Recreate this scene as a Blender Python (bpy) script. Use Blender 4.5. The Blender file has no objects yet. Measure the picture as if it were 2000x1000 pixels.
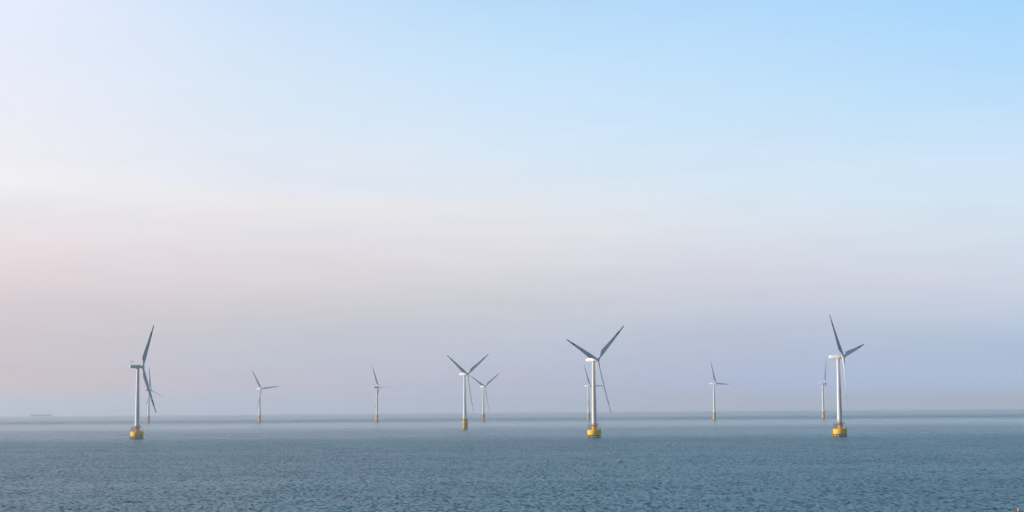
import bpy, bmesh, math, random
from math import sin, cos, pi, radians, atan, atan2, sqrt
from mathutils import Matrix, Vector, Euler

S = bpy.context.scene
C = S.collection
random.seed(7)

# ------------------------------------------------------------------ camera
F_PX = 3200.0          # focal length in pixels of the 2000 px wide photograph
EYE_Y = 792.6          # row of the true eye level
CAM_H = 33.0           # height above the water
ROLL = 0.0075
R_EARTH = 4.2e6
PITCH = atan((EYE_Y - 500) / F_PX)
cam_d = bpy.data.cameras.new('camera')
cam = bpy.data.objects.new('camera', cam_d)
C.objects.link(cam)
cam_d.sensor_width = 36.0
cam_d.lens = 36.0 * F_PX / 2000.0
cam_d.clip_start = 0.5
cam_d.clip_end = 90000.0
cam.matrix_world = (Matrix.Translation((0, 0, CAM_H)) @ Matrix.Rotation(pi / 2 + PITCH, 4, 'X')
                    @ Matrix.Rotation(-ROLL, 4, 'Z'))
S.camera = cam

# ------------------------------------------------------------------ sun, sky, exposure
SUN_AZ = radians(-88)      # measured from +Y (view direction) towards +X: the sun stands to the left
SUN_EL = radians(17)
sun_d = bpy.data.lights.new('sun', 'SUN')
sun_d.energy = 4.9
sun_d.angle = radians(0.6)
sun_d.color = (1.0, 0.88, 0.74)
sun = bpy.data.objects.new('sun', sun_d)
C.objects.link(sun)
sdir = Vector((sin(SUN_AZ) * cos(SUN_EL), cos(SUN_AZ) * cos(SUN_EL), sin(SUN_EL)))
sun.rotation_euler = sdir.to_track_quat('Z', 'Y').to_euler()
sun.location = (-200, 0, 300)

S.view_settings.view_transform = 'Standard'
S.view_settings.look = 'None'
S.view_settings.exposure = 0.0
S.view_settings.gamma = 1.0
S.cycles.use_denoising = True
S.cycles.volume_bounces = 2
S.cycles.max_bounces = 6
S.cycles.caustics_reflective = False


def lin(c):
    c = c / 255.0
    return c / 12.92 if c <= 0.04045 else ((c + 0.055) / 1.055) ** 2.4


def rgb(r, g, b):
    return (lin(r), lin(g), lin(b), 1.0)


W = bpy.data.worlds.new('World')
S.world = W
W.use_nodes = True
nt = W.node_tree
nt.nodes.clear()
N, Lk = nt.nodes.new, nt.links.new


def math_node(tree, op, a, b=None, clamp=False):
    n = tree.nodes.new('ShaderNodeMath')
    n.operation = op
    n.use_clamp = clamp
    for i, v in enumerate((a, b)):
        if v is None:
            continue
        if isinstance(v, (int, float)):
            n.inputs[i].default_value = v
        else:
            tree.links.new(v, n.inputs[i])
    return n.outputs[0]


def map_range(tree, v, a, b, c=0.0, d=1.0, mode='SMOOTHSTEP'):
    n = tree.nodes.new('ShaderNodeMapRange')
    n.interpolation_type = mode
    tree.links.new(v, n.inputs['Value'])
    for k, x in (('From Min', a), ('From Max', b), ('To Min', c), ('To Max', d)):
        n.inputs[k].default_value = x
    return n.outputs[0]


def mix_rgb(tree, fac, a, b, mode='MIX'):
    n = tree.nodes.new('ShaderNodeMix')
    n.data_type = 'RGBA'
    n.blend_type = mode
    if isinstance(fac, (int, float)):
        n.inputs[0].default_value = fac
    else:
        tree.links.new(fac, n.inputs[0])
    for i, v in ((6, a), (7, b)):
        if isinstance(v, tuple):
            n.inputs[i].default_value = v
        else:
            tree.links.new(v, n.inputs[i])
    return n.outputs[2]


def ramp(tree, fac, stops, mode='LINEAR'):
    n = tree.nodes.new('ShaderNodeValToRGB')
    cr = n.color_ramp
    cr.interpolation = mode
    while len(cr.elements) < len(stops):
        cr.elements.new(0.5)
    for e, (p, c) in zip(cr.elements, stops):
        e.position = p
    for e, (p, c) in zip(cr.elements, stops):
        e.color = c
    tree.links.new(fac, n.inputs[0])
    return n.outputs[0]


out = N('ShaderNodeOutputWorld')
bg = N('ShaderNodeBackground')
Lk(bg.outputs[0], out.inputs[0])
bg.inputs[1].default_value = 1.0
tc = N('ShaderNodeTexCoord')
sep = N('ShaderNodeSeparateXYZ')
Lk(tc.outputs['Generated'], sep.inputs[0])
X, Y, Z = sep.outputs
sky = N('ShaderNodeTexSky')
sky.sky_type = 'NISHITA'
sky.sun_disc = False
sky.sun_elevation = SUN_EL
sky.sun_rotation = SUN_AZ
sky.altitude = 30
sky.air_density = 1.3
sky.dust_density = 2.5
sky.ozone_density = 2.0
sky_c = mix_rgb(nt, 1.0, sky.outputs[0], (0.075, 0.085, 0.105, 1), 'MULTIPLY')   # strength about 0.09, thinned
# morning veil of thin high cloud and mist, a function of world direction
az = math_node(nt, 'ARCTAN2', X, Y)             # 0 ahead, negative towards the sun
el = math_node(nt, 'ARCSINE', Z)
eln = math_node(nt, 'DIVIDE', el, radians(30), clamp=True)    # 0..1 for 0..30 degrees
# sampled veil colours
VEIL = [  # (azimuth in degrees, [(elevation in degrees, colour)])
    (-17.10, [(0.17, (215.3, 192.7, 192.3)), (0.85, (215.3, 192.7, 192.3)), (1.70, (210.5, 197.0, 202.2)), (2.55, (213.8, 202.3, 207.0)), (3.41, (217.3, 206.1, 209.9)), (4.26, (228.1, 215.1, 218.0)), (5.12, (236.0, 222.0, 225.0)), (5.98, (238.9, 229.0, 232.0)), (6.83, (235.8, 234.8, 238.9)), (7.69, (245.8, 243.8, 244.9)), (8.54, (240.8, 239.8, 245.9)), (10.24, (236.8, 237.8, 249.9)), (11.94, (231.8, 237.7, 251.9)), (13.62, (231.9, 238.1, 254.3)), (20.00, (170, 192, 228)), (30.00, (100, 138, 190))]),
    (-8.92, [(0.11, (199.0, 190.7, 203.8)), (0.81, (199.0, 190.7, 203.8)), (1.69, (196.7, 199.0, 209.4)), (2.58, (201.3, 200.3, 209.0)), (3.46, (211.2, 207.2, 211.0)), (4.34, (223.1, 216.1, 219.1)), (5.23, (225.0, 219.0, 224.0)), (6.11, (228.0, 226.0, 233.0)), (7.00, (237.9, 234.9, 237.0)), (7.88, (228.9, 233.9, 243.9)), (8.76, (226.8, 234.8, 245.9)), (10.52, (218.9, 233.8, 247.9)), (12.27, (212.9, 230.9, 249.9)), (14.00, (204.9, 226.9, 252.3)), (20.00, (158, 187, 226)), (30.00, (92, 133, 188))]),
    (0.00, [(0.05, (189.6, 189.5, 210.7)), (0.76, (189.6, 189.5, 210.7)), (1.65, (192.0, 197.0, 214.1)), (2.54, (197.5, 202.6, 215.5)), (3.43, (206.3, 207.3, 214.2)), (4.33, (215.1, 215.1, 221.1)), (5.22, (226.0, 224.0, 230.0)), (6.12, (231.9, 230.9, 235.0)), (7.01, (228.9, 232.9, 239.9)), (7.91, (218.0, 231.9, 245.9)), (8.80, (215.0, 233.9, 249.8)), (10.58, (207.9, 230.8, 252.8)), (12.35, (195.9, 227.9, 252.8)), (14.10, (183.5, 219.9, 249.4)), (20.00, (145, 182, 224)), (30.00, (84, 128, 186))]),
    (8.92, [(0.00, (176.0, 191.7, 226.8)), (0.68, (176.0, 191.7, 226.8)), (1.56, (181.8, 194.2, 218.9)), (2.44, (188.4, 198.5, 218.7)), (3.33, (201.2, 207.5, 222.4)), (4.21, (213.2, 214.2, 227.2)), (5.10, (217.0, 221.0, 233.0)), (5.98, (219.9, 228.0, 238.0)), (6.86, (217.9, 231.9, 243.9)), (7.75, (214.9, 233.9, 248.8)), (8.63, (209.9, 230.9, 248.9)), (10.39, (198.0, 228.8, 251.8)), (12.13, (188.9, 223.9, 252.8)), (13.87, (177.0, 217.5, 253.3)), (20.00, (130, 174, 222)), (30.00, (76, 122, 184))]),
    (17.09, [(0.00, (178.2, 204.0, 234.4)), (0.60, (178.2, 204.0, 234.4)), (1.45, (175.4, 193.3, 221.4)), (2.30, (183.4, 200.7, 222.9)), (3.16, (199.4, 210.4, 228.5)), (4.01, (212.3, 217.2, 232.3)), (4.87, (212.0, 223.1, 237.1)), (5.72, (213.9, 226.9, 240.0)), (6.58, (214.9, 230.9, 244.9)), (7.43, (209.9, 232.8, 248.8)), (8.29, (207.9, 230.9, 251.8)), (9.99, (190.9, 224.9, 252.8)), (11.68, (178.9, 219.8, 253.9)), (13.36, (167.4, 215.9, 254.4)), (20.00, (122, 168, 220)), (30.00, (70, 118, 182))]),
]
prev = None
last_az = None
for vaz, stops in VEIL:
    c = ramp(nt, eln, [(e / 30.0, rgb(*v)) for e, v in stops])
    if prev is None:
        prev = c
    else:
        f = map_range(nt, az, radians(last_az), radians(vaz), mode='LINEAR')
        prev = mix_rgb(nt, f, prev, c)
    last_az = vaz
# wisps
mp = N('ShaderNodeMapping')
mp.inputs['Scale'].default_value = (3.0, 3.0, 22.0)
mp.inputs['Rotation'].default_value = (0, radians(5.5), 0)
Lk(tc.outputs['Generated'], mp.inputs[0])
nz = N('ShaderNodeTexNoise')
nz.inputs['Scale'].default_value = 2.2
nz.inputs['Detail'].default_value = 5
nz.inputs['Roughness'].default_value = 0.45
Lk(mp.outputs[0], nz.inputs[0])
w1 = map_range(nt, nz.outputs[0], 0.45, 0.72)
w2 = math_node(nt, 'MULTIPLY', map_range(nt, el, radians(4), radians(7)), map_range(nt, el, radians(11), radians(8)))
w3 = math_node(nt, 'MULTIPLY', math_node(nt, 'MULTIPLY', w1, w2), map_range(nt, az, radians(8), radians(-14), 0.08, 0.38))
veil = mix_rgb(nt, w3, prev, rgb(240, 236, 236))
# thin uneven layers, barely visible
mp2 = N('ShaderNodeMapping')
mp2.inputs['Scale'].default_value = (7.0, 7.0, 60.0)
mp2.inputs['Rotation'].default_value = (0, radians(3.5), 0)
Lk(tc.outputs['Generated'], mp2.inputs[0])
nz2 = N('ShaderNodeTexNoise')
nz2.inputs['Scale'].default_value = 1.6
nz2.inputs['Detail'].default_value = 7
nz2.inputs['Roughness'].default_value = 0.6
Lk(mp2.outputs[0], nz2.inputs[0])
lay = math_node(nt, 'MULTIPLY', math_node(nt, 'SUBTRACT', nz2.outputs[0], 0.5), 0.11)
lay = math_node(nt, 'MULTIPLY', lay, map_range(nt, el, radians(15), radians(5), 0.25, 1.0))
gain = N('ShaderNodeCombineColor')
Lk(math_node(nt, 'ADD', lay, 1.0), gain.inputs[0])
Lk(math_node(nt, 'ADD', math_node(nt, 'MULTIPLY', lay, 0.85), 1.0), gain.inputs[1])
Lk(math_node(nt, 'ADD', math_node(nt, 'MULTIPLY', lay, 0.6), 1.0), gain.inputs[2])
veil = mix_rgb(nt, 1.0, veil, gain.outputs[0], 'MULTIPLY')
# the veil lies ahead; the sky behind the viewer and overhead is the clear Nishita sky
front = map_range(nt, Y, -0.25, 0.65)
low = map_range(nt, el, radians(30), radians(15))
fac = math_node(nt, 'MULTIPLY', front, low)
SKYCOL = mix_rgb(nt, fac, sky_c, veil)
Lk(SKYCOL, bg.inputs[0])


# ------------------------------------------------------------------ materials
def material(name):
    m = bpy.data.materials.new(name)
    m.use_nodes = True
    t = m.node_tree
    return m, t, t.nodes['Principled BSDF']


def noise(t, scale, detail=3, rough=0.5, coord='Object', stretch=(1, 1, 1)):
    c = t.nodes.new('ShaderNodeTexCoord')
    m = t.nodes.new('ShaderNodeMapping')
    m.inputs['Scale'].default_value = stretch
    t.links.new(c.outputs[coord], m.inputs[0])
    n = t.nodes.new('ShaderNodeTexNoise')
    n.inputs['Scale'].default_value = scale
    n.inputs['Detail'].default_value = detail
    n.inputs['Roughness'].default_value = rough
    t.links.new(m.outputs[0], n.inputs[0])
    return n.outputs[0]


def paint(name, col, dirt, amount=0.35, rough=0.45, scale=0.35, stretch=(1, 1, 0.25), metal=0.0, spec=0.5):
    m, t, b = material(name)
    f = map_range(t, noise(t, scale, 5, 0.6, stretch=stretch), 0.42, 0.75, 0, amount)
    c = mix_rgb(t, f, col, dirt)
    t.links.new(c, b.inputs['Base Color'])
    b.inputs['Roughness'].default_value = rough
    b.inputs['Metallic'].default_value = metal
    b.inputs['Specular IOR Level'].default_value = spec
    return m


WHITE = paint('tower_paint', (0.80, 0.79, 0.77, 1), (0.60, 0.58, 0.54, 1), 0.3, 0.4, 0.2)
NACELLE = paint('nacelle_paint', (0.78, 0.76, 0.72, 1), (0.55, 0.53, 0.5, 1), 0.3, 0.4)
YELLOW = paint('yellow_paint', (0.97, 0.60, 0.001, 1), (0.60, 0.29, 0.01, 1), 0.25, 0.7, 0.3, spec=0.15)
AMBER = paint('amber_paint', (0.85, 0.43, 0.01, 1), (0.42, 0.2, 0.03, 1), 0.4, 0.7, 0.3, spec=0.15)
RUST = paint('rusty_steel', (0.30, 0.12, 0.06, 1), (0.12, 0.06, 0.035, 1), 0.8, 0.7, 0.6)
DARK = paint('wet_dark_steel', (0.05, 0.04, 0.035, 1), (0.02, 0.025, 0.02, 1), 0.7, 0.5, 0.5)
PILE = paint('pile_paint', (0.72, 0.62, 0.38, 1), (0.25, 0.18, 0.09, 1), 0.5, 0.5, 0.6)
RAIL = paint('rail_paint', (0.55, 0.34, 0.06, 1), (0.2, 0.12, 0.04, 1), 0.6, 0.5, 0.6)
GREY = paint('grey_steel', (0.35, 0.36, 0.37, 1), (0.2, 0.2, 0.2, 1), 0.4, 0.5, 0.6)

# blades: pale grey-blue laminate with two red bands near the tip
BLADE, t, b = material('blade_paint')
c_ = t.nodes.new('ShaderNodeTexCoord')
s_ = t.nodes.new('ShaderNodeSeparateXYZ')
t.links.new(c_.outputs['Object'], s_.inputs[0])
red = ramp(t, math_node(t, 'DIVIDE', s_.outputs[2], 60.0),
           [(0.0, (0, 0, 0, 1)), (0.68, (1, 1, 1, 1)), (0.79, (0, 0, 0, 1)), (0.86, (1, 1, 1, 1))], 'CONSTANT')
bc = mix_rgb(t, red, (0.65, 0.68, 0.70, 1), (0.26, 0.05, 0.035, 1))
t.links.new(bc, b.inputs['Base Color'])
b.inputs['Roughness'].default_value = 0.4

FLOAT_DARK = paint('float_black', (0.02, 0.02, 0.022, 1), (0.05, 0.05, 0.045, 1), 0.5, 0.5, 2)
FLOAT_PALE = paint('float_pale', (0.52, 0.52, 0.46, 1), (0.5, 0.48, 0.4, 1), 0.4, 0.5, 2)
FLOAT_OLIVE = paint('float_olive', (0.30, 0.30, 0.14, 1), (0.14, 0.14, 0.08, 1), 0.4, 0.5, 2)
BOAT_BROWN = paint('boat_brown', (0.24, 0.075, 0.035, 1), (0.10, 0.045, 0.025, 1), 0.6, 0.6, 0.8)
BOAT_RED = paint('boat_red', (0.30, 0.11, 0.08, 1), (0.2, 0.08, 0.05, 1), 0.5, 0.6, 0.8)
BOAT_CREAM = paint('boat_cream', (0.58, 0.38, 0.24, 1), (0.35, 0.22, 0.13, 1), 0.3, 0.5, 0.8)
SHIP_HULL = paint('ship_hull', (0.22, 0.20, 0.21, 1), (0.03, 0.03, 0.03, 1), 0.5, 0.6, 0.02)
SHIP_WHITE = paint('ship_white', (0.45, 0.45, 0.44, 1), (0.3, 0.3, 0.3, 1), 0.4, 0.6, 0.05)


# ------------------------------------------------------------------ mesh helpers
def ring_tube(bm, prof, n=32, axis='Z', caps=True, m=None):
    """prof: list of (radius, height) revolved about the local axis."""
    rows = []
    for r, h in prof:
        row = []
        for k in range(n):
            a = 2 * pi * k / n
            p = Vector((r * cos(a), r * sin(a), h))
            if axis == 'X':
                p = Vector((h, r * cos(a), r * sin(a)))
            if m is not None:
                p = m @ p
            row.append(bm.verts.new(p))
        rows.append(row)
    for a, c in zip(rows, rows[1:]):
        for k in range(n):
            bm.faces.new((a[k], a[(k + 1) % n], c[(k + 1) % n], c[k]))
    if caps:
        bm.faces.new(list(reversed(rows[0])))
        bm.faces.new(rows[-1])


def bar(bm, p, q, r, n=6):
    p, q = Vector(p), Vector(q)
    d = q - p
    m = Matrix.Translation(p) @ d.to_track_quat('Z', 'Y').to_matrix().to_4x4()
    ring_tube(bm, [(r, 0), (r, d.length)], n, m=m)


def hoop(bm, R, z, r, n=40, a0=0.0, a1=2 * pi):
    pts = [Vector((R * cos(a0 + (a1 - a0) * k / n), R * sin(a0 + (a1 - a0) * k / n), z)) for k in range(n + 1)]
    for p, q in zip(pts, pts[1:]):
        bar(bm, p, q, r, 5)


def box(bm, lo, hi, bevel=0.0, m=None):
    r = bmesh.ops.create_cube(bm, size=1.0)
    vs = r['verts']
    lo, hi = Vector(lo), Vector(hi)
    for v in vs:
        v.co = Vector([(lo[i] + hi[i]) / 2 + v.co[i] * (hi[i] - lo[i]) for i in range(3)])
    if bevel:
        es = list({e for v in vs for e in v.link_edges})
        r2 = bmesh.ops.bevel(bm, geom=es, offset=bevel, segments=2, affect='EDGES', profile=0.6)
        vs = [v for v in bm.verts if v in set(r2['verts'])] or vs
    if m is not None:
        for v in vs:
            v.co = m @ v.co


def mesh(name, bm, mat, smooth=None):
    bmesh.ops.recalc_face_normals(bm, faces=bm.faces)
    me = bpy.data.meshes.new(name)
    bm.to_mesh(me)
    bm.free()
    me.materials.append(mat)
    if smooth is not None:
        me.polygons.foreach_set('use_smooth', [True] * len(me.polygons))
        me.set_sharp_from_angle(angle=radians(smooth))
    return me


def obj(name, me, parent=None, mat4=None):
    o = bpy.data.objects.new(name, me)
    C.objects.link(o)
    if parent is not None:
        o.parent = parent
    if mat4 is not None:
        o.matrix_basis = mat4
    return o


def tag(o, label=None, cat=None, group=None, kind=None):
    for k, v in (('label', label), ('category', cat), ('group', group), ('kind', kind)):
        if v:
            o[k] = v
    return o


def sea_z(x, y):
    return -(x * x + y * y) / (2 * R_EARTH)


def on_sea(px, py):
    """the point of the sea surface seen at a pixel of the photograph"""
    u, v = (px - 1000) / F_PX, (500 - py) / F_PX
    d = cam.matrix_world.to_3x3() @ Vector((u, v, -1.0))
    o = Vector((0, 0, CAM_H))
    tt = -CAM_H / d.z
    for _ in range(30):
        p = o + d * tt
        tt += (p.z - sea_z(p.x, p.y)) / -d.z
    p = o + d * tt
    return p


# ------------------------------------------------------------------ the sea: one curved sheet past the horizon
bm = bmesh.new()
radii = [0.0]
r = 30.0
while r < 32000:
    radii.append(r)
    r *= 1.06
SEG = 144
centre = bm.verts.new((0, 0, 0))
rows = []
for r in radii[1:]:
    rows.append([bm.verts.new((r * cos(2 * pi * k / SEG), r * sin(2 * pi * k / SEG), sea_z(r, 0))) for k in range(SEG)])
for k in range(SEG):
    bm.faces.new((centre, rows[0][k], rows[0][(k + 1) % SEG]))
for a, c in zip(rows, rows[1:]):
    for k in range(SEG):
        bm.faces.new((a[k], c[k], c[(k + 1) % SEG], a[(k + 1) % SEG]))

SEA, t, b = material('sea_water')
geo = t.nodes.new('ShaderNodeNewGeometry')
pos = geo.outputs['Position']


def wnoise(scale_xyz, detail, rough, off=(0, 0, 0), dist=0.0, rot=0.0, src=None):
    m = t.nodes.new('ShaderNodeMapping')
    m.inputs['Scale'].default_value = scale_xyz
    m.inputs['Location'].default_value = off
    m.inputs['Rotation'].default_value = (0, 0, rot)
    t.links.new(src or pos, m.inputs[0])
    n = t.nodes.new('ShaderNodeTexNoise')
    n.inputs['Scale'].default_value = 1.0
    n.inputs['Detail'].default_value = detail
    n.inputs['Roughness'].default_value = rough
    n.inputs['Distortion'].default_value = dist
    t.links.new(m.outputs[0], n.inputs[0])
    return n.outputs[0]


sp = t.nodes.new('ShaderNodeSeparateXYZ')
t.links.new(pos, sp.inputs[0])
flat = t.nodes.new('ShaderNodeCombineXYZ')
t.links.new(sp.outputs[0], flat.inputs[0])
t.links.new(sp.outputs[1], flat.inputs[1])
fp = flat.outputs[0]
# distance offshore with a slow wander, so that wind lanes are long and uneven
wander = wnoise((1 / 900, 1 / 1400, 1), 3, 0.5, (3.1, 7.7, 0), src=fp)
yy = math_node(t, 'ADD', sp.outputs[1], math_node(t, 'MULTIPLY', math_node(t, 'SUBTRACT', wander, 0.5), 300))
LANES = [  # (distance in m, smoothness of the water 0..1)
    (0, 0.14), (900, 0.14), (1520, 0.10), (1600, 0.13), (1770, 0.43), (1900, 0.50), (2300, 0.52), (2550, 0.70),
    (2850, 0.86), (3350, 0.86), (3750, 0.60), (4150, 0.26), (4700, 0.42), (5400, 0.72), (7000, 0.66), (10000, 0.75),
    (20000, 0.80)]
lane = ramp(t, math_node(t, 'DIVIDE', yy, 20000.0, clamp=True), [(d / 20000.0, (v, v, v, 1)) for d, v in LANES])
streak = wnoise((1 / 700, 1 / 60, 1), 4, 0.6, (11, 5, 0), src=fp)
patch = wnoise((1 / 260, 1 / 120, 1), 4, 0.6, (1, 2, 0), 0.4, src=fp)
calm = math_node(t, 'ADD', lane, math_node(t, 'MULTIPLY', math_node(t, 'SUBTRACT', streak, 0.5), 0.55))
calm = math_node(t, 'ADD', calm, math_node(t, 'MULTIPLY', math_node(t, 'SUBTRACT', patch, 0.5), 0.50), clamp=True)

rough = map_range(t, calm, 0.0, 1.0, 0.36, 0.16, 'LINEAR')
t.links.new(rough, b.inputs['Roughness'])
b.inputs['IOR'].default_value = 1.25
b.inputs['Specular Tint'].default_value = (0.75, 0.92, 1.0, 1)
deep = mix_rgb(t, patch, (0.002, 0.110, 0.170, 1), (0.003, 0.128, 0.192, 1))
t.links.new(deep, b.inputs['Base Color'])

# wave slopes (dz/dx, dz/dy) as vector noise at several wavelengths, in metres
def slopes(scale_xyz, detail, rough, off, amp, rot=0.0):
    m = t.nodes.new('ShaderNodeMapping')
    m.inputs['Scale'].default_value = scale_xyz
    m.inputs['Location'].default_value = off
    m.inputs['Rotation'].default_value = (0, 0, rot)
    t.links.new(fp, m.inputs[0])
    n = t.nodes.new('ShaderNodeTexNoise')
    n.inputs['Scale'].default_value = 1.0
    n.inputs['Detail'].default_value = detail
    n.inputs['Roughness'].default_value = rough
    t.links.new(m.outputs[0], n.inputs[0])
    v = t.nodes.new('ShaderNodeVectorMath')
    v.operation = 'SUBTRACT'
    t.links.new(n.outputs['Color'], v.inputs[0])
    v.inputs[1].default_value = (0.5, 0.5, 0.5)
    w = t.nodes.new('ShaderNodeVectorMath')
    w.operation = 'MULTIPLY'
    t.links.new(v.outputs[0], w.inputs[0])
    w.inputs[1].default_value = (amp, amp, 0)
    return w.outputs[0]


def vadd(a, c):
    n = t.nodes.new('ShaderNodeVectorMath')
    n.operation = 'ADD'
    t.links.new(a, n.inputs[0])
    t.links.new(c, n.inputs[1])
    return n.outputs[0]


sl = vadd(slopes((1 / 20, 1 / 22, 1), 2, 0.5, (0, 0, 0), 0.50, radians(9)),
          vadd(slopes((1 / 1.25, 1 / 3.4, 1), 3, 0.6, (5, 9, 0), 4.6, radians(-6)),
               slopes((1 / 0.8, 1 / 1.4, 1), 1, 0.5, (2, 4, 0), 0.9, radians(15))))
# rip lines: long thin threads of steeper water
rip = wnoise((1 / 420, 1 / 55, 1), 2, 0.5, (4, 3, 0), 0.2, radians(-3), src=fp)
rip = math_node(t, 'ABSOLUTE', math_node(t, 'SUBTRACT', rip, 0.5))
brk = map_range(t, wnoise((1 / 30, 1 / 30, 1), 3, 0.6, (8, 1, 0), src=fp), 0.45, 0.62)
rip = math_node(t, 'MULTIPLY', map_range(t, rip, 0.012, 0.0), brk)
rv = t.nodes.new('ShaderNodeCombineXYZ')
t.links.new(math_node(t, 'MULTIPLY', rip, -0.35), rv.inputs[1])
sl = vadd(sl, rv.outputs[0])
amp = map_range(t, calm, 0.0, 1.0, 1.0, 0.10, 'LINEAR')
sc_ = t.nodes.new('ShaderNodeVectorMath')
sc_.operation = 'SCALE'
t.links.new(sl, sc_.inputs[0])
t.links.new(amp, sc_.inputs['Scale'])
up_ = t.nodes.new('ShaderNodeVectorMath')
up_.operation = 'ADD'
t.links.new(sc_.outputs[0], up_.inputs[0])
up_.inputs[1].default_value = (0, 0, 1)
nm_ = t.nodes.new('ShaderNodeVectorMath')
nm_.operation = 'NORMALIZE'
t.links.new(up_.outputs[0], nm_.inputs[0])
t.links.new(nm_.outputs[0], b.inputs['Normal'])
sea = obj('sea', mesh('sea', bm, SEA, 180))
tag(sea, kind='structure')

# ------------------------------------------------------------------ wind turbine meshes
HUB = 80.0
OVER = 5.5


BLADE_PITCH = 14.0       # turned a little out of the rotor plane


def blade_mesh(pitch=BLADE_PITCH, twist=18.0):
    bm = bmesh.new()
    L = 57.0
    NS, NP = 34, 18
    rows = []
    for i in range(NS + 1):
        s = i / NS
        s = s ** 0.9
        z = 0.9 + s * (L - 0.9)
        # chord and thickness
        if s < 0.05:
            ch, th = 2.3, 2.3
        elif s < 0.22:
            q = (s - 0.05) / 0.17
            q = q * q * (3 - 2 * q)
            ch = 2.3 + (4.5 - 2.3) * q
            th = 2.3 + (1.15 - 2.3) * q
        else:
            q = (s - 0.22) / 0.78
            ch = 4.5 * (1 - q) ** 0.9 + 0.75 * q
            th = 1.15 * (1 - q) ** 1.2 + 0.14 * q
            if q > 0.97:
                ch *= 1 - (q - 0.97) / 0.03 * 0.7
        tw = radians(pitch + twist * (1 - s) ** 2)
        le = min(ch * 0.5, 1.15 + 0.10 * ch)           # leading edge offset from the pitch axis
        pre = 1.9 * s * s                              # prebend towards the wind
        row = []
        for k in range(NP):
            a = 2 * pi * k / NP
            u = cos(a)
            yv = le - ch * 0.5 + ch * 0.5 * u
            body = sin(a) * th * 0.5
            if s >= 0.05:
                mixf = min(1, (s - 0.05) / 0.17)
                body *= (1 - mixf) + mixf * (0.55 + 0.45 * u)
            xv = body
            x2 = xv * cos(tw) + yv * sin(tw)
            y2 = yv * cos(tw) - xv * sin(tw)
            row.append(bm.verts.new((x2 + pre, y2, z)))
        rows.append(row)
    for a, c in zip(rows, rows[1:]):
        for k in range(NP):
            bm.faces.new((a[k], a[(k + 1) % NP], c[(k + 1) % NP], c[k]))
    bm.faces.new(rows[0])
    bm.faces.new(rows[-1])
    return mesh('blade', bm, BLADE, 50)


def hub_mesh():
    bm = bmesh.new()
    ring_tube(bm, [(1.5, -1.9), (1.75, -1.2), (1.85, 0.0), (1.7, 0.9), (1.3, 1.7), (0.75, 2.25), (0.15, 2.5)], 28, 'X')
    for k in range(3):
        m = Matrix.Rotation(2 * pi * k / 3, 4, 'X')
        ring_tube(bm, [(1.25, 0.9), (1.22, 1.75), (1.18, 1.95)], 20, m=m)
    return mesh('hub', bm, NACELLE, 40)


def nacelle_mesh():
    """loft of rounded-rectangle sections along X, rear to front"""
    bm = bmesh.new()
    secs = [(-9.3, 1.5, -1.35, 1.5), (-9.0, 1.75, -1.6, 1.7), (-5.0, 1.9, -1.75, 1.85), (0.0, 2.0, -1.9, 1.95),
            (2.2, 1.95, -1.85, 1.85), (3.3, 1.6, -1.6, 1.6), (3.6, 1.3, -1.3, 1.35)]
    rows = []
    for x, w, z0, z1 in secs:
        rc = 0.45
        row = []
        for cx, cz, a0 in ((w - rc, z1 - rc, 0), (-w + rc, z1 - rc, 90), (-w + rc, z0 + rc, 180), (w - rc, z0 + rc, 270)):
            for k in range(5):
                a = radians(a0 + 90 * k / 4)
                row.append(bm.verts.new((x, cx + rc * cos(a), cz + rc * sin(a))))
        rows.append(row)
    n = len(rows[0])
    for a, c in zip(rows, rows[1:]):
        for k in range(n):
            bm.faces.new((a[k], a[(k + 1) % n], c[(k + 1) % n], c[k]))
    bm.faces.new(rows[0])
    bm.faces.new(rows[-1])
    # yaw collar under the nacelle
    ring_tube(bm, [(1.75, -2.35), (1.75, -1.7)], 24)
    return mesh('nacelle', bm, NACELLE, 40)


def mast_mesh():
    bm = bmesh.new()
    bar(bm, (0, -0.9, 0), (0, -0.9, 1.7), 0.07)
    bar(bm, (0, 0.9, 0), (0, 0.9, 1.7), 0.07)
    bar(bm, (0, -1.2, 1.2), (0, 1.2, 1.2), 0.05)
    ring_tube(bm, [(0.22, 1.7), (0.22, 1.85)], 8, m=Matrix.Translation((0, 0.9, 0)))
    ring_tube(bm, [(0.2, 1.7), (0.25, 2.1)], 8, m=Matrix.Translation((0, -0.9, 0)))
    return mesh('wind_vane_mast', bm, GREY)


def hatch_mesh():
    bm = bmesh.new()
    box(bm, (-0.9, -0.7, 0), (0.9, 0.7, 0.22), 0.06)
    return mesh('roof_hatch', bm, GREY)


def tower_mesh(z0):
    bm = bmesh.new()
    prof = []
    top = HUB - 2.3
    for i in range(25):
        q = i / 24
        z = z0 + (top - z0) * q
        rr = 2.55 + (1.6 - 2.55) * q ** 1.05
        prof.append((rr, z))
    # bolted section flanges, a few centimetres proud
    out = []
    for j, (rr, z) in enumerate(prof):
        out.append((rr, z))
        if j in (8, 16):
            out += [(rr + 0.07, z + 0.01), (rr + 0.07, z + 0.28), (rr, z + 0.29)]
    ring_tube(bm, out, 48)
    return mesh('tower', bm, WHITE, 35)


def door_mesh(z0):
    bm = bmesh.new()
    box(bm, (-0.5, -2.62, z0 + 0.25), (0.5, -2.35, z0 + 2.5), 0.05)
    return mesh('door', bm, GREY)


def railing_mesh(R, z, n):
    bm = bmesh.new()
    for k in range(n):
        a = 2 * pi * k / n
        bar(bm, (R * cos(a), R * sin(a), z), (R * cos(a), R * sin(a), z + 1.25), 0.07, 5)
    for h in (0.45, 0.85, 1.25):
        hoop(bm, R, z + h, 0.055, 36)
    return mesh('railing', bm, RAIL)


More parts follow.
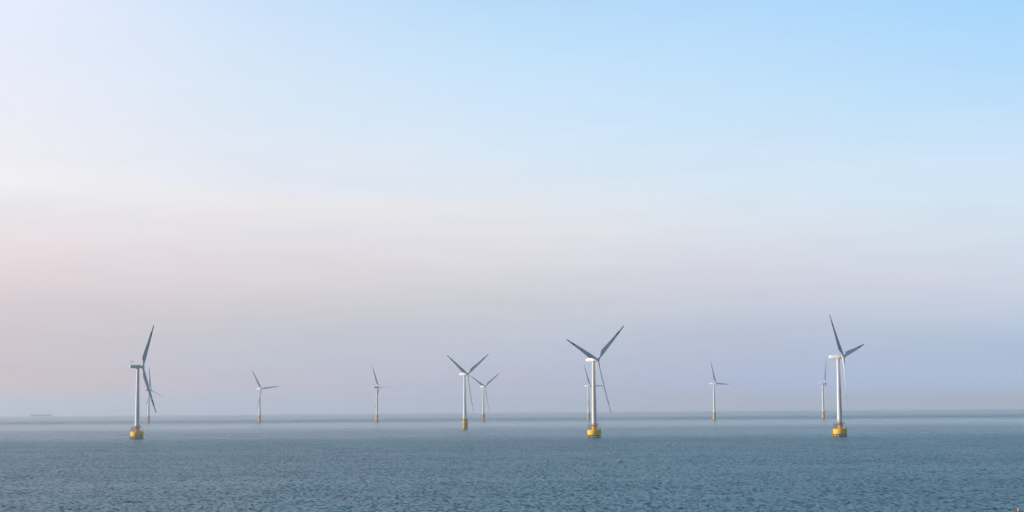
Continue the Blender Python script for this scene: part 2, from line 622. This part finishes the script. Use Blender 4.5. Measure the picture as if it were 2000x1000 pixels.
def deck_mesh(R, z):
    bm = bmesh.new()
    ring_tube(bm, [(2.6, z - 0.3), (R, z - 0.12), (R, z + 0.12), (2.3, z + 0.12)], 40)
    for k in range(8):
        a = 2 * pi * (k + .5) / 8
        bar(bm, (2.6 * cos(a), 2.6 * sin(a), z - 1.5), ((R - .2) * cos(a), (R - .2) * sin(a), z - 0.1), 0.12)
    return mesh('platform', bm, RAIL, 30)


def crane_mesh(R, z):
    bm = bmesh.new()
    bar(bm, (R, 0, z), (R, 0, z + 2.9), 0.14)
    bar(bm, (R, 0, z + 2.9), (R + 1.9, 0, z + 3.3), 0.11)
    bar(bm, (R, 0, z + 1.8), (R + 1.2, 0, z + 3.1), 0.07)
    return mesh('davit_crane', bm, AMBER)


def landing_mesh(R, ztop, mat=AMBER):
    """boat landing: two fender tubes, rungs and stays, standing off the foundation at -X"""
    bm = bmesh.new()
    for y in (-0.95, 0.95):
        bar(bm, (-R - 0.9, y, -2.0), (-R - 0.9, y, ztop - 1.2), 0.2, 8)
        bar(bm, (-R - 0.9, y, ztop - 1.2), (-R + 0.15, y, ztop - 0.2), 0.2, 8)
        bar(bm, (-R - 0.9, y, 1.2), (-R + 0.6, y * 0.7, 1.2), 0.15, 6)
        bar(bm, (-R - 0.9, y, (ztop + 1) / 2), (-R + 0.6, y * 0.7, (ztop + 1) / 2), 0.12, 6)
    for y in (-0.3, 0.3):
        bar(bm, (-R - 0.5, y, -1.0), (-R - 0.5, y, ztop + 1.0), 0.07, 6)
    z = -0.8
    while z < ztop + 0.8:
        bar(bm, (-R - 0.5, -0.3, z), (-R - 0.5, 0.3, z), 0.045, 5)
        z += 0.45
    return mesh('boat_landing', bm, mat)


# --- foundation kinds
def cap_parts():
    P = {}
    bm = bmesh.new()
    ring_tube(bm, [(6.6, 2.75), (6.95, 2.95), (7.0, 3.4), (7.0, 7.6), (6.85, 7.85), (2.9, 7.95)], 64)
    P['pile_cap'] = mesh('pile_cap', bm, YELLOW, 35)
    bm = bmesh.new()                                    # ring coloured dark for the shade under the cap; fender beams near the water
    ring_tube(bm, [(6.3, 2.2), (6.5, 2.25), (6.5, 2.76)], 64)
    P['cap_shade_ring'] = mesh('cap_shade_ring', bm, DARK, 35)
    bm = bmesh.new()
    for z, rr in ((0.55, 0.33),):
        hoop(bm, 7.0, z, rr, 32)
    for k in range(16):
        a = 2 * pi * (k + 0.5) / 16
        bar(bm, (6.9 * cos(a), 6.9 * sin(a), -0.6), (6.6 * cos(a), 6.6 * sin(a), 2.6), 0.13)
    P['fender_frame'] = mesh('fender_frame', bm, DARK)
    P['piles'] = []
    for k in range(8):
        a = 2 * pi * (k + 0.35) / 8
        bm = bmesh.new()
        d = Vector((cos(a), sin(a), 0))
        p, q = d * 5.3 + Vector((0, 0, 2.5)), d * 6.1 + Vector((0, 0, -6))
        bar(bm, q, p, 0.72, 18)
        P['piles'].append(mesh('pile', bm, PILE, 40))
    bm = bmesh.new()
    ring_tube(bm, [(3.1, 7.9), (3.1, 8.3), (2.78, 8.5), (2.78, 12.6), (2.95, 12.8), (2.95, 13.1)], 48)
    P['transition_piece'] = mesh('transition_piece', bm, AMBER, 35)
    P['landing'] = landing_mesh(7.0, 8.0, AMBER)
    P['cap_railing'] = railing_mesh(6.7, 7.8, 26)
    bm = bmesh.new()                                    # stair cage from the cap up to the door platform
    x0, x1, y0, y1 = -6.2, -3.3, -1.3, 1.3
    for x in (x0, x1):
        for y in (y0, y1):
            bar(bm, (x, y, 7.8), (x, y, 13.7), 0.16)
    for z in (10.3, 12.7, 13.7):
        for y in (y0, y1):
            bar(bm, (x0, y, z), (x1, y, z), 0.11)
        for x in (x0, x1):
            bar(bm, (x, y0, z), (x, y1, z), 0.11)
    for y in (y0, y1):
        bar(bm, (x0, y, 7.9), (x1, y, 10.2), 0.12)
        bar(bm, (x1, y, 10.3), (x0, y, 12.6), 0.12)
    for k in range(9):
        z = 8.1 + k * 0.26
        xx = x0 + (x1 - x0) * (k + .5) / 9
        box(bm, (xx - 0.14, y0 + 0.1, z), (xx + 0.14, -0.1, z + 0.05))
        box(bm, (x1 - (xx - x0) - 0.14, 0.1, z + 2.4), (x1 - (xx - x0) + 0.14, y1 - 0.1, z + 2.45))
    box(bm, (x0, y0, 12.62), (-2.9, y1, 12.75))
    P['stair'] = mesh('stair_cage', bm, RUST)
    bm = bmesh.new()
    for x, y in ((4.6, -1.8), (6.4, 0.6)):
        bar(bm, (x, y, 7.8), (x, y, 11.8), 0.09)
    bar(bm, (4.6, -1.8, 11.6), (6.4, 0.6, 11.6), 0.07)
    P['lamp_post'] = mesh('lantern_post', bm, GREY)
    bm = bmesh.new()
    box(bm, (3.6, -4.2, 7.9), (5.0, -3.0, 9.1), 0.08)
    P['cabinet'] = mesh('equipment_cabinet', bm, AMBER)
    return P


def mono_parts():
    P = {}
    bm = bmesh.new()
    ring_tube(bm, [(2.95, -8), (2.95, 1.4)], 48)
    P['monopile'] = mesh('monopile', bm, DARK, 35)
    bm = bmesh.new()
    ring_tube(bm, [(3.15, 1.3), (3.2, 1.6), (3.2, 7.0), (3.35, 7.15), (3.35, 7.5), (3.2, 7.65), (3.2, 14.2), (3.0, 14.7)], 48)
    P['transition_piece'] = mesh('transition_piece', bm, AMBER, 35)
    P['landing'] = landing_mesh(3.2, 13.5, AMBER)
    return P


CAP, MONO = cap_parts(), mono_parts()
M_BLADE_PARKED = blade_mesh(100.0, 4.0)       # feathered blades of the stopped turbine
M_BLADE, M_HUB, M_NAC, M_MAST, M_HATCH = blade_mesh(), hub_mesh(), nacelle_mesh(), mast_mesh(), hatch_mesh()
TOWER_C, TOWER_M = tower_mesh(13.0), tower_mesh(15.0)
DOOR_C, DOOR_M = door_mesh(13.2), door_mesh(15.2)
DECK_C, RAIL_C, CRANE_C = deck_mesh(4.9, 13.2), railing_mesh(4.75, 13.3, 16), crane_mesh(4.4, 13.3)
DECK_M, RAIL_M, CRANE_M = deck_mesh(4.6, 15.1), railing_mesh(4.45, 15.2, 14), crane_mesh(4.1, 15.2)


def turbine(kind, x, y, yaw, phase, label, group, turn=0.0, blade=None):
    z = sea_z(x, y)
    root = bpy.data.objects.new('wind_turbine', None)
    C.objects.link(root)
    root.empty_display_size = 3
    root.location = (x, y, z)
    tag(root, label, 'wind turbine', group)
    T = Matrix.Rotation(turn, 4, 'Z')
    if kind == 'cap':
        cap = obj('pile_cap', CAP['pile_cap'], root, T)
        obj('cap_shade_ring', CAP['cap_shade_ring'], cap)
        obj('railing', CAP['cap_railing'], cap)
        obj('equipment_cabinet', CAP['cabinet'], cap)
        obj('lantern_post', CAP['lamp_post'], cap)
        for p in CAP['piles']:
            obj('pile', p, root, T)
        obj('fender_frame', CAP['fender_frame'], root, T)
        obj('boat_landing', CAP['landing'], root, T)
        obj('stair_cage', CAP['stair'], root, T)
        obj('transition_piece', CAP['transition_piece'], root, T)
        tw, dr, dk, rl, cr = TOWER_C, DOOR_C, DECK_C, RAIL_C, CRANE_C
    else:
        obj('monopile', MONO['monopile'], root, T)
        obj('transition_piece', MONO['transition_piece'], root, T)
        obj('boat_landing', MONO['landing'], root, T)
        tw, dr, dk, rl, cr = TOWER_M, DOOR_M, DECK_M, RAIL_M, CRANE_M
    d = obj('platform', dk, root, T)
    obj('railing', rl, d)
    obj('davit_crane', cr, root, T @ Matrix.Rotation(radians(-35), 4, 'Z'))
    tower = obj('tower', tw, root)
    obj('door', dr, tower)
    A = Matrix.Rotation(-yaw, 4, 'Z')
    nac = obj('nacelle', M_NAC, root, Matrix.Translation((0, 0, HUB)) @ A)
    obj('wind_vane_mast', M_MAST, nac, Matrix.Translation((-8.2, 0, 1.70)))
    obj('roof_hatch', M_HATCH, nac, Matrix.Translation((-4.6, 0, 1.80)))
    R = (Matrix.Translation((0, 0, HUB)) @ A @ Matrix.Translation((OVER, 0, 0.1)) @ Matrix.Rotation(radians(-5), 4, 'Y'))
    obj('hub', M_HUB, root, R @ Matrix.Rotation(phase, 4, 'X'))
    for k in range(3):
        obj('blade', blade or M_BLADE, root, R @ Matrix.Rotation(phase + k * 2 * pi / 3, 4, 'X') @ Matrix.Rotation(radians(2.6), 4, 'Y'))
    return root


NEARG = 'wind turbines on broad yellow pile caps'
FARG = 'wind turbines on narrow single piles'
turbine('cap', -417.9, 1829.8, radians(-31), radians(38),
        'large wind turbine on broad yellow base at the left, its nacelle dark in shade', NEARG, radians(8),
        M_BLADE_PARKED)
turbine('cap', 83.6, 1699.2, radians(42), radians(70),
        'large wind turbine on broad yellow base, middle of three, blades forming a wide Y', NEARG, radians(-4))
turbine('cap', 327.8, 1653.2, radians(31), radians(44),
        'large wind turbine on broad yellow base nearest the right edge, one blade steeply up', NEARG, radians(3))
turbine('mono', -70.5, 2400.1, radians(37), radians(62),
        'middle-distance white wind turbine on a narrow yellow pile, larger of the close pair', FARG, radians(170))
turbine('mono', -886.5, 4001.8, radians(-37), radians(108),
        'small far wind turbine right behind the leftmost large one, seen past its lower blade', FARG, radians(20),
        M_BLADE_PARKED)
turbine('mono', -607.0, 3940.5, radians(36), radians(36),
        'small hazy wind turbine standing alone between the leftmost large one and the next small one', FARG, radians(10))
turbine('mono', -316.4, 3823.5, radians(-38), radians(90),
        'small hazy wind turbine standing alone, the nearest one left of the close centre pair', FARG, radians(-10),
        M_BLADE_PARKED)
turbine('mono', -69.3, 3846.1, radians(44), radians(64),
        'small far wind turbine just right of the middle-distance one, smaller of the close pair', FARG, radians(30))
turbine('mono', 177.3, 3863.2, radians(33), radians(30),
        'small far wind turbine half hidden behind the tower of the middle large one', FARG, radians(15))
turbine('mono', 441.1, 3609.0, radians(32), radians(28),
        'small far wind turbine standing alone in the gap between the two large ones at right', FARG, radians(-15))
turbine('mono', 689.7, 3660.0, radians(20), radians(96),
        'small far wind turbine just left of the rightmost large one', FARG, radians(5))


# ------------------------------------------------------------------ fishing floats on the water
def marker_meshes(mat, flagmat, pole):
    bm = bmesh.new()
    ring_tube(bm, [(0.12, -0.5), (0.42, -0.3), (0.55, 0.0), (0.52, 0.3), (0.3, 0.55), (0.08, 0.65)], 16)
    fl = mesh('float', bm, mat, 60)
    bm = bmesh.new()
    bar(bm, (0, 0, 0.6), (0, 0, pole), 0.05)
    pl = mesh('pole', bm, FLOAT_DARK)
    bm = bmesh.new()
    z0, z1 = pole - 0.65, pole - 0.05
    n = 6
    top, bot = [], []
    for k in range(n + 1):
        x = -0.05 - 0.75 * k / n
        w = 0.07 * sin(k * 1.1)
        top.append((x, w, z1 - 0.02 * k))
        bot.append((x, w, z0 + 0.02 * k))
    vt = [bm.verts.new(p) for p in top]
    vb = [bm.verts.new(p) for p in bot]
    vt2 = [bm.verts.new((p[0], p[1] + 0.02, p[2])) for p in top]
    vb2 = [bm.verts.new((p[0], p[1] + 0.02, p[2])) for p in bot]
    for k in range(n):
        bm.faces.new((vt[k], vt[k + 1], vb[k + 1], vb[k]))
        bm.faces.new((vt2[k + 1], vt2[k], vb2[k], vb2[k + 1]))
        bm.faces.new((vt[k], vt2[k], vt2[k + 1], vt[k + 1]))
        bm.faces.new((vb[k], vb[k + 1], vb2[k + 1], vb2[k]))
    bm.faces.new((vt[0], vb[0], vb2[0], vt2[0]))
    bm.faces.new((vt[n], vt2[n], vb2[n], vb[n]))
    fg = mesh('flag', bm, flagmat)
    return fl, pl, fg


KINDS = {
    'dark': marker_meshes(FLOAT_DARK, FLOAT_DARK, 1.6),
    'paleflag': marker_meshes(FLOAT_DARK, FLOAT_PALE, 1.9),
    'pale': marker_meshes(FLOAT_PALE, FLOAT_PALE, 1.4),
    'olive': marker_meshes(FLOAT_OLIVE, FLOAT_DARK, 1.4),
}
BUOYS = [
    (1071, 902, 'paleflag', 1.15, 'dark float with pale flag, nearest float left below the middle large turbine'),
    (1211.5, 903.5, 'paleflag', 1.35, 'darkest float with pale flag, right below the middle large turbine'),
    (1307, 871.5, 'dark', 1.15, 'dark float alone to the right of the middle large turbine base'),
    (1110, 881.5, 'pale', 1.0, 'white float below and left of the middle large turbine base'),
    (1075, 875.5, 'dark', 0.7, 'faint dark float above the dark flagged one left of the middle large turbine'),
    (1284.5, 931, 'pale', 1.2, 'pale float lowest of all on the water, right of centre'),
    (1641, 877, 'dark', 0.8, 'small dark float directly under the rightmost large turbine'),
    (1632, 900, 'olive', 0.95, 'olive float further down below the rightmost large turbine'),
    (1717, 898, 'paleflag', 0.95, 'dark float with pale flag lower right of the rightmost large turbine'),
    (1749.5, 868.5, 'dark', 1.0, 'dark float right of the rightmost large turbine base'),
    (1796, 855, 'dark', 0.8, 'small dark float level with the rightmost large turbine base, to its right'),
    (1753, 836.5, 'dark', 0.7, 'tiny dark float furthest out, right of the rightmost large turbine'),
    (1948.5, 870.5, 'dark', 0.9, 'dark float nearest the right edge of the photo'),
    (1900, 885.5, 'pale', 0.8, 'white float, left one of the two pale floats towards the right edge'),
    (1924, 888.5, 'pale', 0.8, 'white float, right one of the two pale floats towards the right edge'),
    (1514, 862, 'dark', 0.7, 'faint dark float between the middle and the rightmost large turbines'),
    (502, 872, 'dark', 0.75, 'dark float on the left half of the water, below the lone small turbine'),
    (490, 864, 'pale', 0.6, 'faint pale float just above the dark one on the left half of the water'),
]
for px, py, kind, sc, label in BUOYS:
    p = on_sea(px, py)
    e = bpy.data.objects.new('fishing_float', None)
    C.objects.link(e)
    e.location = p
    e.scale = (sc * 0.88, sc * 0.88, sc * 0.88)
    e.rotation_euler = (radians(random.uniform(-9, 9)), radians(random.uniform(-9, 9)), radians(random.uniform(-40, 40)))
    tag(e, label, 'float', 'fishing floats scattered on the water')
    fl, pl, fg = KINDS[kind]
    obj('float', fl, e)
    obj('pole', pl, e)
    obj('flag', fg, e)


# ------------------------------------------------------------------ cargo ship on the horizon
def hull_mesh(name, L, B, D, draft, mat, sheer=0.0, bow=0.12):
    bm = bmesh.new()
    n = 20
    rows = []
    for i in range(n + 1):
        s = i / n
        x = -L / 2 + L * s
        w = B / 2
        if s > 1 - bow:
            q = (s - (1 - bow)) / bow
            w *= max(0.03, (1 - q ** 1.8))
        if s < 0.06:
            w *= 0.72 + 0.28 * s / 0.06
        top = D + sheer * (max(0, (s - 0.7) / 0.3) ** 2 + 0.5 * max(0, (0.15 - s) / 0.15) ** 2)
        rake = (0.035 * L) * max(0, (s - 0.85) / 0.15) ** 2
        rows.append([bm.verts.new(p) for p in ((x + rake, w, top), (x, w * 0.86, -draft * 0.3), (x, w * 0.5, -draft),
                                               (x, -w * 0.5, -draft), (x, -w * 0.86, -draft * 0.3), (x + rake, -w, top))])
    for a, c in zip(rows, rows[1:]):
        for k in range(6):
            bm.faces.new((a[k], c[k], c[(k + 1) % 6], a[(k + 1) % 6]))
    bm.faces.new(rows[0])
    bm.faces.new(rows[-1])
    return mesh(name, bm, mat, 30)


p = on_sea(83, 816.2)
SD = 13200.0
sx = -0.2868 * SD
ship = bpy.data.objects.new('cargo_ship', None)
C.objects.link(ship)
ship.location = (sx, SD, sea_z(sx, SD))
ship.rotation_euler = (0, 0, radians(-10))
tag(ship, 'long low cargo ship, a faint grey shape on the horizon at the far left', 'ship')
obj('hull', hull_mesh('hull', 176, 28, 12.0, 6, SHIP_HULL, 3.0, 0.1), ship)
bm = bmesh.new()
box(bm, (-80, -12, 11.5), (-66, 12, 17), 0.4)
box(bm, (-78, -14, 17), (-69, 14, 19), 0.3)
obj('deckhouse', mesh('deckhouse', bm, SHIP_WHITE), ship)
bm = bmesh.new()
box(bm, (-84.5, -3, 11), (-80.5, 3, 19), 0.5)
obj('funnel', mesh('funnel', bm, SHIP_HULL), ship)
for k in range(6):
    bm = bmesh.new()
    box(bm, (-60 + k * 21, -10, 11.5), (-43 + k * 21, 10, 14.2), 0.3)
    obj('hatch_cover', mesh('hatch_cover', bm, SHIP_HULL), ship)
bm = bmesh.new()
bar(bm, (78, 0, 13), (78, 0, 24), 0.4)
obj('mast', mesh('mast', bm, SHIP_WHITE), ship)

# ------------------------------------------------------------------ boat cut off by the lower right corner
bp = on_sea(2014, 1008)
boat = bpy.data.objects.new('fishing_boat', None)
C.objects.link(boat)
boat.location = (bp.x, bp.y, bp.z)
boat.rotation_euler = (0, 0, radians(172))
tag(boat, 'reddish brown boat cut off by the lower right corner, only its end showing', 'boat')
hb = hull_mesh('hull', 9.5, 2.9, 1.0, 0.6, BOAT_BROWN, 0.7, 0.35)
obj('hull', hb, boat)
bm = bmesh.new()
for s_ in (-1, 1):
    bar(bm, (-4.6, s_ * 1.12, 1.32), (-3.2, s_ * 1.47, 1.08), 0.09)
    bar(bm, (-3.2, s_ * 1.47, 1.08), (1.4, s_ * 1.47, 1.05), 0.09)
    bar(bm, (1.4, s_ * 1.47, 1.05), (3.2, s_ * 1.1, 1.3), 0.09)
    bar(bm, (3.2, s_ * 1.1, 1.3), (5.0, s_ * 0.1, 1.8), 0.09)
obj('gunwale', mesh('gunwale', bm, BOAT_RED), boat)
bm = bmesh.new()
box(bm, (-0.6, -0.85, 0.95), (1.6, 0.85, 2.5), 0.08)
cab = obj('cabin', mesh('cabin', bm, BOAT_CREAM), boat)
bm = bmesh.new()
box(bm, (-0.85, -1.05, 2.52), (1.85, 1.05, 2.66), 0.04)
obj('roof', mesh('roof', bm, BOAT_RED), cab)
for s_ in (-1, 1):
    bm = bmesh.new()
    box(bm, (0.0, s_ * 0.86 - 0.02, 1.7), (1.1, s_ * 0.86 + 0.02, 2.25), 0.01)
    obj('window', mesh('window', bm, DARK), cab)
bm = bmesh.new()
ring_tube(bm, [(0.15, -0.42), (0.42, -0.2), (0.45, 0.1), (0.3, 0.36), (0.06, 0.48)], 14, m=Matrix.Translation((3.4, 0, 1.75)))
obj('bow_highlight', mesh('bow_highlight', bm, BOAT_CREAM, 60), boat)  # pale ball standing in for a highlight on the bow, put into its colour

# ------------------------------------------------------------------ haze: even air in one closed box
bm = bmesh.new()
box(bm, (-40000, -40000, sea_z(32000, 0) - 5), (40000, 40000, 150))
HZ = bpy.data.materials.new('haze')
HZ.use_nodes = True
ht = HZ.node_tree
ht.nodes.clear()
ho = ht.nodes.new('ShaderNodeOutputMaterial')
pv = ht.nodes.new('ShaderNodeVolumePrincipled')
pv.inputs['Color'].default_value = (0.80, 0.87, 1.0, 1)
pv.inputs['Density'].default_value = 0.95e-4
pv.inputs['Anisotropy'].default_value = 0.2
ht.links.new(pv.outputs[0], ho.inputs['Volume'])
haze = obj('haze', mesh('haze', bm, HZ))
tag(haze, kind='stuff')
